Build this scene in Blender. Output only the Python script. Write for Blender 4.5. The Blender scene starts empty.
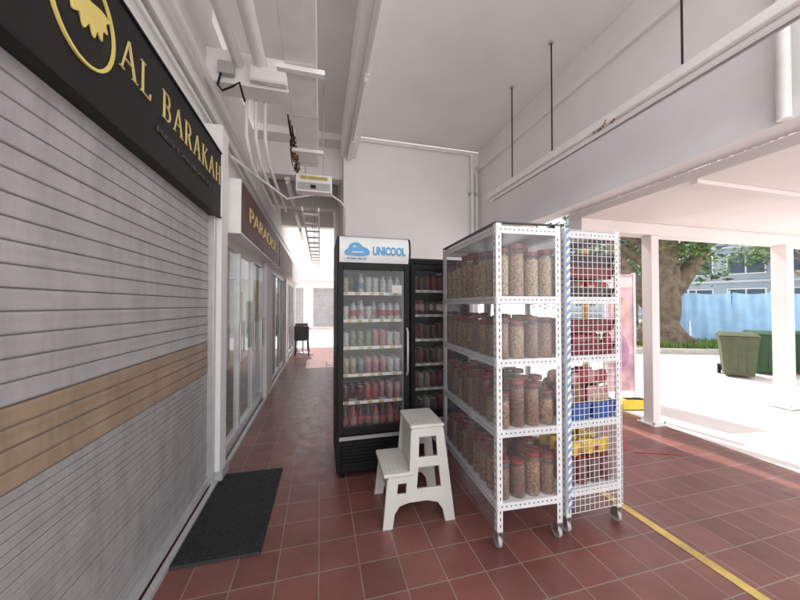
import bpy, bmesh, math, random
from mathutils import Vector, Matrix
random.seed(7)
C = bpy.context.scene.collection
PI = math.pi
R = math.radians
scene = bpy.context.scene

# ------------------------------------------------------------------ materials
def M(name, col, rough=.6, var=.12, scale=6, bump=0.0, bscale=None, metal=0, spec=.5, dirt=0, dirtcol=None, stretch=None):
    m = bpy.data.materials.new(name); m.use_nodes = True
    nt = m.node_tree; b = nt.nodes['Principled BSDF']
    tc = nt.nodes.new('ShaderNodeTexCoord')
    vec = tc.outputs['Object']
    if stretch:
        mp = nt.nodes.new('ShaderNodeMapping'); mp.inputs['Scale'].default_value = stretch
        nt.links.new(vec, mp.inputs['Vector']); svec = mp.outputs['Vector']
    else: svec = vec
    n = nt.nodes.new('ShaderNodeTexNoise'); n.inputs['Scale'].default_value = scale; n.inputs['Detail'].default_value = 6
    nt.links.new(vec, n.inputs['Vector'])
    cr = nt.nodes.new('ShaderNodeValToRGB')
    cr.color_ramp.elements[0].position = .3; cr.color_ramp.elements[1].position = .7
    cr.color_ramp.elements[0].color = (*[c*(1-var) for c in col], 1)
    cr.color_ramp.elements[1].color = (*[min(1, c*(1+var)) for c in col], 1)
    nt.links.new(n.outputs['Fac'], cr.inputs['Fac'])
    out = cr.outputs['Color']
    if dirt:
        n2 = nt.nodes.new('ShaderNodeTexNoise'); n2.inputs['Scale'].default_value = scale*.35; n2.inputs['Detail'].default_value = 10; n2.inputs['Roughness'].default_value = .7
        nt.links.new(svec, n2.inputs['Vector'])
        r2 = nt.nodes.new('ShaderNodeValToRGB'); r2.color_ramp.elements[0].position = .45; r2.color_ramp.elements[1].position = .72
        r2.color_ramp.elements[1].color = (dirt, dirt, dirt, 1)
        nt.links.new(n2.outputs['Fac'], r2.inputs['Fac'])
        mx = nt.nodes.new('ShaderNodeMixRGB'); mx.inputs['Color2'].default_value = (*(dirtcol or (.15, .12, .1)), 1)
        nt.links.new(r2.outputs['Color'], mx.inputs['Fac']); nt.links.new(out, mx.inputs['Color1']); out = mx.outputs['Color']
    nt.links.new(out, b.inputs['Base Color'])
    b.inputs['Roughness'].default_value = rough; b.inputs['Metallic'].default_value = metal
    b.inputs['Specular IOR Level'].default_value = spec
    if bump:
        n3 = nt.nodes.new('ShaderNodeTexNoise'); n3.inputs['Scale'].default_value = bscale or scale*6; n3.inputs['Detail'].default_value = 4
        nt.links.new(vec, n3.inputs['Vector'])
        bp = nt.nodes.new('ShaderNodeBump'); bp.inputs['Strength'].default_value = bump; bp.inputs['Distance'].default_value = .01
        nt.links.new(n3.outputs['Fac'], bp.inputs['Height']); nt.links.new(bp.outputs['Normal'], b.inputs['Normal'])
    return m

def glassy(name, tint=(1, 1, 1), gloss=.12, rough=.03, haze=0, hazecol=(.6, .6, .6)):
    m = bpy.data.materials.new(name); m.use_nodes = True
    nt = m.node_tree; nt.nodes.remove(nt.nodes['Principled BSDF']); out = nt.nodes['Material Output']
    t = nt.nodes.new('ShaderNodeBsdfTransparent'); t.inputs['Color'].default_value = (*tint, 1)
    g = nt.nodes.new('ShaderNodeBsdfGlossy'); g.inputs['Roughness'].default_value = rough
    lw = nt.nodes.new('ShaderNodeLayerWeight'); lw.inputs['Blend'].default_value = .25
    ad = nt.nodes.new('ShaderNodeMath'); ad.operation = 'MULTIPLY_ADD'; ad.inputs[1].default_value = .5; ad.inputs[2].default_value = gloss*.5
    nt.links.new(lw.outputs['Facing'], ad.inputs[0])
    pw = nt.nodes.new('ShaderNodeMath'); pw.operation = 'POWER'; pw.inputs[1].default_value = 1.6
    nt.links.new(ad.outputs[0], pw.inputs[0])
    mx = nt.nodes.new('ShaderNodeMixShader'); nt.links.new(pw.outputs[0], mx.inputs['Fac'])
    nt.links.new(t.outputs[0], mx.inputs[1]); nt.links.new(g.outputs[0], mx.inputs[2])
    last = mx
    if haze:
        d = nt.nodes.new('ShaderNodeBsdfDiffuse'); d.inputs['Color'].default_value = (*hazecol, 1)
        tc = nt.nodes.new('ShaderNodeTexCoord'); n = nt.nodes.new('ShaderNodeTexNoise'); n.inputs['Scale'].default_value = 5; n.inputs['Detail'].default_value = 5
        nt.links.new(tc.outputs['Object'], n.inputs['Vector'])
        mr = nt.nodes.new('ShaderNodeMapRange'); mr.inputs[1].default_value = .3; mr.inputs[2].default_value = .7
        mr.inputs[3].default_value = haze*.7; mr.inputs[4].default_value = haze*1.3
        nt.links.new(n.outputs['Fac'], mr.inputs[0])
        m2 = nt.nodes.new('ShaderNodeMixShader'); nt.links.new(mr.outputs[0], m2.inputs['Fac'])
        nt.links.new(mx.outputs[0], m2.inputs[1]); nt.links.new(d.outputs[0], m2.inputs[2]); last = m2
    nt.links.new(last.outputs[0], out.inputs['Surface'])
    return m

def tile_mat():
    m = bpy.data.materials.new('red_quarry_tile'); m.use_nodes = True
    nt = m.node_tree; b = nt.nodes['Principled BSDF']; L = nt.links.new
    tc = nt.nodes.new('ShaderNodeTexCoord')
    br = nt.nodes.new('ShaderNodeTexBrick'); br.offset = 0; br.squash = 1
    br.inputs['Scale'].default_value = 1; br.inputs['Brick Width'].default_value = .22; br.inputs['Row Height'].default_value = .22
    br.inputs['Mortar Size'].default_value = .004; br.inputs['Mortar Smooth'].default_value = .3
    br.inputs['Color1'].default_value = (.255, .092, .076, 1); br.inputs['Color2'].default_value = (.185, .064, .054, 1)
    br.inputs['Mortar'].default_value = (.31, .22, .20, 1); br.inputs['Bias'].default_value = -.1
    L(tc.outputs['Object'], br.inputs['Vector'])
    n = nt.nodes.new('ShaderNodeTexNoise'); n.inputs['Scale'].default_value = 2.2; n.inputs['Detail'].default_value = 9; n.inputs['Roughness'].default_value = .7
    L(tc.outputs['Object'], n.inputs['Vector'])
    cr = nt.nodes.new('ShaderNodeValToRGB'); cr.color_ramp.elements[0].position = .3; cr.color_ramp.elements[0].color = (.68, .68, .68, 1)
    cr.color_ramp.elements[1].position = .7; cr.color_ramp.elements[1].color = (1.15, 1.15, 1.15, 1)
    L(n.outputs['Fac'], cr.inputs['Fac'])
    mx = nt.nodes.new('ShaderNodeMixRGB'); mx.blend_type = 'MULTIPLY'; mx.inputs['Fac'].default_value = 1
    L(br.outputs['Color'], mx.inputs['Color1']); L(cr.outputs['Color'], mx.inputs['Color2']); L(mx.outputs['Color'], b.inputs['Base Color'])
    n2 = nt.nodes.new('ShaderNodeTexNoise'); n2.inputs['Scale'].default_value = 9; n2.inputs['Detail'].default_value = 6
    L(tc.outputs['Object'], n2.inputs['Vector'])
    mr = nt.nodes.new('ShaderNodeMapRange'); mr.inputs[3].default_value = .22; mr.inputs[4].default_value = .55
    L(n2.outputs['Fac'], mr.inputs[0]); L(mr.outputs[0], b.inputs['Roughness'])
    b.inputs['Specular IOR Level'].default_value = .75
    inv = nt.nodes.new('ShaderNodeMath'); inv.operation = 'SUBTRACT'; inv.inputs[0].default_value = 1; L(br.outputs['Fac'], inv.inputs[1])
    ad = nt.nodes.new('ShaderNodeMath'); ad.operation = 'MULTIPLY_ADD'; ad.inputs[1].default_value = .18; L(n2.outputs['Fac'], ad.inputs[0]); L(inv.outputs[0], ad.inputs[2])
    bp = nt.nodes.new('ShaderNodeBump'); bp.inputs['Strength'].default_value = .5; bp.inputs['Distance'].default_value = .003
    L(ad.outputs[0], bp.inputs['Height']); L(bp.outputs['Normal'], b.inputs['Normal'])
    return m

def bits_mat(name, c1, c2, scale=60):
    m = bpy.data.materials.new(name); m.use_nodes = True
    nt = m.node_tree; b = nt.nodes['Principled BSDF']; L = nt.links.new
    tc = nt.nodes.new('ShaderNodeTexCoord'); v = nt.nodes.new('ShaderNodeTexVoronoi'); v.inputs['Scale'].default_value = scale
    L(tc.outputs['Object'], v.inputs['Vector'])
    cr = nt.nodes.new('ShaderNodeValToRGB'); cr.color_ramp.elements[0].color = (*c2, 1); cr.color_ramp.elements[0].position = .0
    cr.color_ramp.elements[1].color = tuple(c*.3 for c in c1)+(1,); cr.color_ramp.elements[1].position = .85
    e = cr.color_ramp.elements.new(.4); e.color = (*c1, 1)
    L(v.outputs['Distance'], cr.inputs['Fac'])
    hs = nt.nodes.new('ShaderNodeMixRGB'); hs.blend_type = 'MULTIPLY'; hs.inputs['Fac'].default_value = .45
    L(cr.outputs['Color'], hs.inputs['Color1'])
    bw = nt.nodes.new('ShaderNodeRGBToBW'); L(v.outputs['Color'], bw.inputs[0]); L(bw.outputs[0], hs.inputs['Color2'])
    L(hs.outputs['Color'], b.inputs['Base Color'])
    bp = nt.nodes.new('ShaderNodeBump'); bp.invert = True; bp.inputs['Strength'].default_value = .6; bp.inputs['Distance'].default_value = .006
    L(v.outputs['Distance'], bp.inputs['Height']); L(bp.outputs['Normal'], b.inputs['Normal'])
    b.inputs['Roughness'].default_value = .6
    return m

tile = tile_mat()
concrete = M('sunlit_concrete', (.74, .70, .675), .85, .12, .8, .25, 40, dirt=.35, dirtcol=(.56, .52, .49))
white_paint = M('white_wall_paint', (.90, .895, .885), .7, .02, 3, .05, 60, dirt=.2, dirtcol=(.72, .69, .65))
ceil_paint = M('ceiling_paint', (.91, .90, .895), .75, .025, 2, .05, 60, dirt=.15, dirtcol=(.76, .73, .71))
beam_paint = M('beam_paint', (.84, .83, .835), .7, .03, 2, .05, 60, dirt=.25, dirtcol=(.66, .63, .61))
pink_paint = M('canopy_paint', (.87, .80, .79), .6, .03, 2, .03, 60, dirt=.15, dirtcol=(.70, .60, .57))
conduit = M('conduit_white', (.88, .875, .855), .45, .04, 10)
conduit_grey = M('conduit_grey', (.45, .45, .45), .45, .08, 10)
rust = M('rust_brown', (.25, .13, .06), .8, .3, 30)
black_pl = M('black_plastic', (.010, .010, .011), .5, .2, 10, spec=.3)
black_sign = M('black_sign_face', (.010, .010, .011), .5, .2, 8, spec=.35)
gold = M('gold_letter', (.76, .60, .26), .4, .1, 10)
gold_logo = M('gold_logo', (.82, .66, .20), .4, .06, 10)
dim_gold = M('dim_gold', (.08, .07, .055), .5, .1, 10)
brown_sign = M('brown_sign', (.12, .055, .045), .5, .15, 6)
red_sign = M('red_sign', (.22, .09, .08), .5, .15, 6)
shut_grey = M('shutter_grey', (.43, .42, .415), .38, .10, 5, .05, 40, spec=.6, dirt=.7, dirtcol=(.27, .255, .25), stretch=(1, 4, .8))
shut_low = M('shutter_lower_grey', (.37, .365, .365), .38, .12, 9, .1, 60, spec=.6, dirt=.7, dirtcol=(.235, .225, .22), stretch=(1, 4, .8))
shut_joint = M('shutter_joint_dark', (.19, .18, .175), .8, .1)
shut_brown = M('shutter_brown', (.36, .265, .185), .45, .15, 5, dirt=.7, dirtcol=(.20, .14, .10), stretch=(1, 4, 1))
alu = M('aluminium', (.62, .62, .63), .35, .08, 10, metal=.5)
steel_w = M('white_powder_steel', (.80, .81, .82), .4, .05, 12, dirt=.25, dirtcol=(.48, .45, .42))
hole = M('slot_dark', (.06, .06, .07), .8, .1)
zinc = M('zinc', (.5, .5, .5), .3, .1, 20, metal=.8)
grey_rub = M('grey_rubber', (.12, .12, .12), .6, .1, 20)
net = glassy('hazy_side_cover', (1, 1, 1), .10, .22, .18, (.52, .52, .52))
film = glassy('clear_film', (1, 1, 1), .28, .08, .03, (.8, .8, .8))
glass = glassy('door_glass', (.90, .92, .92), .30, .03, .05, (.6, .62, .62))
shop_glass = glassy('shop_glass', (.72, .78, .76), .35, .03)
jar_pl = glassy('jar_plastic', (.97, .96, .95), .26, .06, .04, (.8, .8, .78))
fr_white = M('fridge_liner', (.50, .52, .53), .4, .05, 8)
lamp_white = M('tube_glass', (.85, .86, .86), .3, .02, 8)
fr_header = M('fridge_header_white', (.86, .88, .88), .3, .03, 8)
blue = M('logo_blue', (.12, .38, .68), .4, .1, 8)
lblue = M('letter_blue', (.10, .36, .66), .4, .1, 8)
cream_pl = M('stool_plastic', (.70, .69, .64), .42, .04, 10, .04, 60, dirt=.25, dirtcol=(.48, .45, .40))
mat_rub = M('mat_rubber', (.022, .022, .024), .55, .2, 30, .5, 120)
yellow = M('yellow_line_paint', (.66, .47, .14), .7, .15, 12, dirt=.75, dirtcol=(.34, .20, .11))
yellow2 = M('yellow_plastic', (.80, .58, .05), .5, .1, 8)
green_bin = M('olive_green_plastic', (.075, .09, .045), .6, .15, 6, dirt=.4, dirtcol=(.12,.11,.08))
dgreen_bin = M('dark_green_plastic', (.03, .085, .03), .6, .12, 6)
bark = M('bark', (.17, .13, .095), .95, .4, 5, 1.0, 14)
leafm = M('leaf_green', (.11, .20, .045), .6, .6, 2)
leafd = M('leaf_dark', (.05, .10, .028), .6, .5, 2)
soil = M('leaf_litter_soil', (.20, .14, .09), .95, .4, 4, .8, 20)
blue_tarp = M('blue_hoarding', (.32, .54, .78), .6, .12, 2)
far_wall = M('far_building_grey', (.26, .32, .39), .7, .08, 1)
far_band = M('far_building_band', (.42, .46, .50), .7, .08, 1)
far_glass = M('far_window', (.06, .09, .13), .15, .2, 1)
lid_red = M('lid_red', (.24, .035, .03), .45, .15)
lid_brown = M('lid_brown', (.20, .05, .04), .45, .15)
lid_white = M('lid_white', (.45, .40, .36), .4, .1)
sn = [bits_mat('snack_beige', (.58, .38, .22), (.76, .56, .36), 80), bits_mat('snack_brown', (.34, .16, .08), (.54, .30, .16), 90),
      bits_mat('snack_tan', (.46, .26, .13), (.66, .43, .24), 70), bits_mat('snack_dark', (.22, .08, .055), (.42, .19, .12), 100)]

# ------------------------------------------------------------------ mesh builder
class MB:
    def __init__(s): s.v = []; s.f = []; s.m = []; s.sm = []
    def add(s, vs, fs, m=0, smooth=False):
        o = len(s.v); s.v += [tuple(v) for v in vs]
        for f in fs: s.f.append([o+i for i in f]); s.m.append(m); s.sm.append(smooth)
        return s
    def box(s, x0, x1, y0, y1, z0, z1, m=0):
        return s.add([(x0,y0,z0),(x1,y0,z0),(x1,y1,z0),(x0,y1,z0),(x0,y0,z1),(x1,y0,z1),(x1,y1,z1),(x0,y1,z1)],
                     [(0,3,2,1),(4,5,6,7),(0,1,5,4),(1,2,6,5),(2,3,7,6),(3,0,4,7)], m)
    def taper(s, b, t, z0, z1, m=0):   # b,t = (x0,x1,y0,y1)
        return s.add([(b[0],b[2],z0),(b[1],b[2],z0),(b[1],b[3],z0),(b[0],b[3],z0),(t[0],t[2],z1),(t[1],t[2],z1),(t[1],t[3],z1),(t[0],t[3],z1)],
                     [(0,3,2,1),(4,5,6,7),(0,1,5,4),(1,2,6,5),(2,3,7,6),(3,0,4,7)], m)
    def tube(s, pts, r, n=8, m=0, rs=None, cap=True):
        pts = [Vector(p) for p in pts]; rings = []; prev = None
        for i, p in enumerate(pts):
            d = (pts[min(i+1, len(pts)-1)]-pts[max(i-1, 0)]).normalized()
            if prev is None:
                a = Vector((0,0,1)) if abs(d.z) < .9 else Vector((1,0,0)); u = d.cross(a).normalized()
            else:
                u = (prev-d*prev.dot(d)).normalized()
            prev = u; w = d.cross(u); rr = rs[i] if rs else r
            rings.append([p+(u*math.cos(2*PI*k/n)+w*math.sin(2*PI*k/n))*rr for k in range(n)])
        vs = [v for rg in rings for v in rg]; fs = []
        for i in range(len(pts)-1):
            for k in range(n): fs.append((i*n+k, i*n+(k+1)%n, (i+1)*n+(k+1)%n, (i+1)*n+k))
        s.add(vs, fs, m, True)
        if cap:
            s.add(rings[0], [tuple(range(n))[::-1]], m); s.add(rings[-1], [tuple(range(n))], m)
        return s
    def lathe(s, prof, n=16, c=(0,0,0), m=0, smooth=True):
        vs = [(c[0]+r*math.cos(2*PI*k/n), c[1]+r*math.sin(2*PI*k/n), c[2]+z) for r, z in prof for k in range(n)]
        fs = [(i*n+k, i*n+(k+1)%n, (i+1)*n+(k+1)%n, (i+1)*n+k) for i in range(len(prof)-1) for k in range(n)]
        return s.add(vs, fs, m, smooth)
    def build(s, name, mats, parent=None, bevel=0, loc=None, rz=0):
        me = bpy.data.meshes.new(name); me.from_pydata(s.v, [], s.f)
        if not isinstance(mats, (list, tuple)): mats = [mats]
        for m in mats: me.materials.append(m)
        me.polygons.foreach_set('material_index', s.m); me.polygons.foreach_set('use_smooth', s.sm); me.update()
        o = bpy.data.objects.new(name, me); C.objects.link(o)
        if parent: o.parent = parent
        if loc: o.location = loc
        o.rotation_euler.z = rz
        if bevel:
            b = o.modifiers.new('bevel', 'BEVEL'); b.width = bevel; b.segments = 2; b.limit_method = 'ANGLE'
        return o
def tag(o, label=None, cat=None, group=None, kind=None):
    if label: o['label'] = label
    if cat: o['category'] = cat
    if group: o['group'] = group
    if kind: o['kind'] = kind
    return o
def thing(name, label, cat, loc=(0,0,0), rz=0, group=None):
    o = bpy.data.objects.new(name, None); C.objects.link(o); o.location = loc; o.rotation_euler.z = rz; o.empty_display_size = .1
    return tag(o, label, cat, group)
def struct(mb, name, mats, bevel=0): return tag(mb.build(name, mats, bevel=bevel), kind='structure')
def dup(root, loc, rz=0, label=None, group=None):
    def cp(o, par):
        c = o.copy(); C.objects.link(c)
        if par: c.parent = par
        for ch in list(o.children): cp(ch, c)
        return c
    r = cp(root, None); r.location = loc; r.rotation_euler.z = rz
    if label: r['label'] = label
    if group: r['group'] = group
    return r
def B(*a, m=0): return MB().box(*a, m=m)

def curve_mesh(cu):
    ob = bpy.data.objects.new('tmp', cu); C.objects.link(ob)
    dg = bpy.context.evaluated_depsgraph_get(); dg.update()
    me = bpy.data.meshes.new_from_object(ob.evaluated_get(dg)); bpy.data.objects.remove(ob)
    return me
def place_mesh(me, name, mat, parent, f):
    me.name = name
    for v in me.vertices: v.co = f(v.co)
    me.materials.clear(); me.materials.append(mat)
    o = bpy.data.objects.new(name, me); C.objects.link(o)
    if parent: o.parent = parent
    return o
def text(s, width, height, mat, parent, f, name='lettering', ext=.002, off=.012):
    cu = bpy.data.curves.new('t', 'FONT'); cu.body = s; cu.size = 1; cu.extrude = .5; cu.offset = off
    me = curve_mesh(cu)
    xs = [v.co.x for v in me.vertices]; ys = [v.co.y for v in me.vertices]
    x0, x1, y0, y1 = min(xs), max(xs), min(ys), max(ys)
    for v in me.vertices:
        v.co = Vector(((v.co.x-x0)/(x1-x0)*width, (v.co.y-y0)/(y1-y0)*height, v.co.z*2*ext))
    return place_mesh(me, name, mat, parent, f)
GL = {
 'A': (.78, [(.06,.03,.39,1,.035),(.72,.03,.39,1,.085),(.18,.36,.60,.36,.035),(-.04,.02,.17,.02,.03),(.58,.02,.86,.02,.03)]),
 'L': (.60, [(.12,0,.12,1,.075),(.0,.98,.26,.98,.03),(0,.02,.56,.02,.035),(.55,0,.57,.22,.03)]),
 'B': (.64, [(.12,0,.12,1,.075),(0,.98,.34,.98,.03),(0,.02,.36,.02,.03),(.12,.52,.34,.52,.03)]+[(.33+.2*math.sin(a),.75+.23*math.cos(a),.33+.2*math.sin(a+.53),.75+.23*math.cos(a+.53),.055) for a in [0,.52,1.04,1.56,2.08,2.6]]+[(.35+.23*math.sin(a),.27+.25*math.cos(a),.35+.23*math.sin(a+.53),.27+.25*math.cos(a+.53),.06) for a in [0,.52,1.04,1.56,2.08,2.6]]),
 'R': (.68, [(.12,0,.12,1,.075),(0,.98,.34,.98,.03),(0,.02,.24,.02,.03),(.12,.50,.34,.50,.03),(.34,.5,.62,.03,.07),(.56,.02,.74,.02,.03)]+[(.33+.22*math.sin(a),.74+.24*math.cos(a),.33+.22*math.sin(a+.53),.74+.24*math.cos(a+.53),.055) for a in [0,.52,1.04,1.56,2.08,2.6]]),
 'K': (.72, [(.12,0,.12,1,.075),(0,.98,.24,.98,.03),(0,.02,.24,.02,.03),(.14,.42,.60,.97,.035),(.28,.58,.66,.03,.08),(.50,.98,.70,.98,.03),(.58,.02,.78,.02,.03)]),
 'H': (.80, [(.12,0,.12,1,.075),(.66,0,.66,1,.075),(.12,.5,.66,.5,.035),(0,.98,.24,.98,.03),(0,.02,.24,.02,.03),(.54,.98,.78,.98,.03),(.54,.02,.78,.02,.03)]),
 ' ': (.30, []),
}
def serif(s, width, height, mat, parent, f, ext=.004, track=.26):
    x = 0; k = 0
    tot = sum(GL[c][0]+track for c in s)-track; sx = width/tot
    for ch in s:
        w, st = GL[ch]; mb = MB()
        for (x0, y0, x1, y1, t) in st:
            a = Vector(((x+x0)*sx, y0*height)); b = Vector(((x+x1)*sx, y1*height)); d = (b-a).normalized(); n = Vector((-d.y, d.x))*t*height*.5
            z = ext+.0002*(k % 5); k += 1; q = [a-n, b-n, b+n, a+n]
            vs = [f(Vector((p.x, p.y, 0))) for p in q]+[f(Vector((p.x, p.y, z))) for p in q]
            mb.add(vs, [(0,3,2,1),(4,5,6,7),(0,1,5,4),(1,2,6,5),(2,3,7,6),(3,0,4,7)])
        if st: mb.build('letter', mat, parent)
        x += w+track
def plate(outer, holes, thick, bevel=0):
    cu = bpy.data.curves.new('p', 'CURVE'); cu.dimensions = '2D'; cu.fill_mode = 'BOTH'; cu.extrude = thick/2; cu.bevel_depth = bevel; cu.bevel_resolution = 1
    for pl in [outer]+holes:
        sp = cu.splines.new('POLY'); sp.points.add(len(pl)-1); sp.use_cyclic_u = True
        for i, p in enumerate(pl): sp.points[i].co = (p[0], p[1], 0, 1)
    return curve_mesh(cu)
def smooth_poly(P, k=5):
    out = []; n = len(P)
    for i in range(n):
        p0, p1, p2, p3 = [Vector(P[(i+j-1) % n]) for j in range(4)]
        for q in range(k):
            t = q/k; v = .5*((2*p1)+(p2-p0)*t+(2*p0-5*p1+4*p2-p3)*t*t+(3*p1-p0-3*p2+p3)*t**3)
            out.append((v.x, v.y))
    return out
def circ(cx, cy, rx, ry=None, n=32, a0=0, a1=2*PI):
    ry = ry or rx
    return [(cx+rx*math.cos(a0+(a1-a0)*i/n), cy+ry*math.sin(a0+(a1-a0)*i/n)) for i in range(n)]

# ================================================================== SETTING
struct(MB().add([(-300,-300,-.012),(300,-300,-.012),(300,300,-.012),(-300,300,-.012)], [(0,1,2,3)]), 'ground', concrete)
struct(MB().add([(-3,-1.6,0),(4.02,-1.6,0),(4.02,11,0),(-3,11,0)], [(0,1,2,3)]), 'tiled_floor', tile)
struct(B(2.09,2.15,-1.6,3.4,.001,.004), 'yellow_line', yellow)
struct(B(-.83,-.795,-.6,11,0,.025), 'floor_channel', alu)
rl = MB()
def strip(mb, a, b, w, z=.003):
    a = Vector((a[0], a[1], z)); b = Vector((b[0], b[1], z)); d = (b-a).normalized(); n = Vector((-d.y, d.x, 0))*w/2
    mb.add([a-n, b-n, b+n, a+n], [(0,1,2,3)])
strip(rl, (2.95,2.45), (3.42,2.88), .02); strip(rl, (3.0,2.40), (3.40,2.25), .02, .0035)
struct(rl, 'red_floor_marking', M('red_floor_paint', (.45, .05, .05), .6, .2, 12))

HC = 4.05; YB = .35
struct(B(-1.1,2.6,YB,4.75,HC,HC+.2), 'ceiling', ceil_paint)
struct(B(-1.1,.34,4.752,10.2,HC-.1,HC+.2), 'corridor_ceiling', ceil_paint)
struct(B(-1.1,-.93,-.6,3.02,0,HC-.002), 'shop_wall', white_paint)
struct(B(-1.1,-.93,3.022,11,2.6,HC-.102), 'upper_shop_wall', white_paint)
struct(B(-2.2,-2.0,3.022,11,0,2.7), 'shop_back_wall', beam_paint)
struct(B(-2.0,-1.101,3.022,11,2.60,2.65), 'shop_ceiling', ceil_paint)
struct(B(.34,2.6,4.752,8.2,0,HC-.002), 'end_wall', white_paint)
bm = B(2.602,2.85,YB,12,2.52,4.25)
bm.box(2.56,2.6,YB,4.74,3.70,3.78); bm.box(2.575,2.60,YB,4.74,2.50,2.62)
struct(bm, 'edge_beam', beam_paint)
ZA, ZB, YA, YZ = 6.05, 7.9, 6.75, 7.75
up = B(2.602,2.606,3.2,24,4.252,ZA); up.box(2.602,2.606,3.2,24,ZB,9.8); up.box(2.602,2.606,3.2,YA,ZA,ZB); up.box(2.602,2.606,YZ,24,ZA,ZB)  # unseen thin screen added to shade the tiles; its slot shapes the sun patch
struct(up, 'slotted_sun_blocker', white_paint)
struct(B(.30,.52,YB,4.74,3.70,HC-.002), 'ceiling_beam', ceil_paint)
for y in (5.0, 6.6, 8.2):
    struct(B(-.928,.338,y,y+.22,3.45,HC-.104), 'cross_beam', ceil_paint)
struct(B(-.928,-.25,2.86,3.05,3.32,3.60), 'cross_beam', ceil_paint, .005)

# canopy
struct(B(2.855,12,.2,3.05,2.44,2.52), 'canopy_roof', pink_paint)
struct(B(2.855,12,2.86,3.04,2.30,2.438), 'canopy_edge_beam', pink_paint, .004)
for y in (.5, 1.75):
    struct(B(2.855,12,y,y+.05,2.405,2.438), 'canopy_rib', pink_paint)
def col(x, y, label, w=.06):
    t = thing('canopy_column', label, 'column', (x, y, 0), 0, 'columns of the covered walkway')
    B(-w,w,-w,w,.02,2.298).build('shaft', pink_paint, t, .006)
    B(-w-.05,w+.05,-w-.05,w+.05,.0,.02).build('base_plate', conduit, t, .003)
    for a in (-w-.025, w+.025):
        for b in (-w-.025, w+.025): MB().tube([(a,b,.02),(a,b,.045)], .011, 6).build('bolt', zinc, t)
col(3.95, 2.93, 'white square canopy column at the edge of the red tiles, left one', .06)
col(6.42, 2.93, 'white square canopy column standing in front of the green bins', .08)

# ================================================================== SHUTTER SHOP
sh = thing('roller_shutter', 'closed grey roller shutter with a brown band under the black shop sign', 'shutter', (-.87, 0, 0))
def slats(z0, z1, pitch, depth, y0=-.55, y1=2.78):
    mb = MB(); n = max(1, round((z1-z0)/pitch)); p = (z1-z0)/n
    for i in range(n):
        z = z0+i*p; j0 = random.uniform(-.0012, .0012)
        pr = [(.0,0),(.0,.035),(.8,.07),(1.0,.16),(.85,.5),(1.0,.86),(.8,.95),(0,.98),(0,1)]
        vs = [(x*depth+j0, y0, z+t*p) for x, t in pr]+[(x*depth+j0+random.uniform(-.001,.001), y1, z+t*p) for x, t in pr]; k = len(pr)
        for j in range(k-1):
            mb.add([vs[j], vs[k+j], vs[k+j+1], vs[j+1]], [(0,1,2,3)], 1 if j in (0, k-2) else 0)
    return mb
slats(1.158, 2.25, .068, .0055).build('upper_slats', [shut_grey, shut_joint], sh)
slats(.91, 1.156, .062, .0055).build('brown_slats', [shut_brown, shut_joint], sh)
slats(.09, .908, .034, .0035).build('lower_slats', [shut_low, shut_joint], sh)
B(-.01,.03,-.55,2.78,.03,.088).build('bottom_bar', alu, sh, .004)
B(-.02,.045,2.782,2.835,.0,2.2).build('guide_rail', alu, sh, .003)
B(-.01,-.004,-.55,2.78,.08,2.24).build('backing', shut_joint, sh)

pl = thing('shop_pillar', 'narrow white pillar between the roller shutter and the glass shopfront', 'pillar', (-.86, 2.93, 0))
B(-.07,.07,-.085,.09,0,2.95).build('shaft', white_paint, pl, .006)
B(-.09,.09,-.09,.12,0.001,.09).build('skirting', conduit_grey, pl, .004)

FX = lambda x, y0, z0: (lambda c: Vector((x+c.z, y0+c.x, z0+c.y)))
FY = lambda y, x0, z0: (lambda c: Vector((x0+c.x, y-c.z, z0+c.y)))
sg = thing('shop_sign', 'long black shop sign with gold letters and round gold logo', 'sign', (-.8, 0, 0))
B(-.125,0,-.55,2.86,2.17,2.71).build('sign_box', black_sign, sg, .002)
tr = MB(); tr.box(.001,.008,-.55,2.86,2.165,2.178); tr.box(.001,.008,-.55,2.86,2.70,2.712); tr.build('trim', black_pl, sg)
serif('AL BARAKAH', 1.31, .145, gold, sg, FX(.002, 1.50, 2.43), ext=.006)
text('RESTAURANT', .80, .028, dim_gold, sg, FX(.004, 1.80, 2.325), ext=.003)
me = plate(circ(0,0,.160,.178), [circ(0,0,.149,.167)], .008); place_mesh(me, 'logo_ring', gold_logo, sg, FX(.006, 1.30, 2.465))
fl = smooth_poly([(-.125,.035),(-.09,.055),(-.04,.06),(.02,.062),(.08,.08),(.125,.075),(.105,.05),(.115,.02),(.09,.01),(.085,-.03),(.06,-.012),(.045,-.05),(.02,-.02),(-.005,-.055),(-.025,-.02),(-.055,-.035),(-.065,-.002),(-.095,.005)], 4)
me = plate(fl, [], .005, .001); place_mesh(me, 'logo_emblem', gold_logo, sg, FX(.005, 1.30, 2.465))

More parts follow.
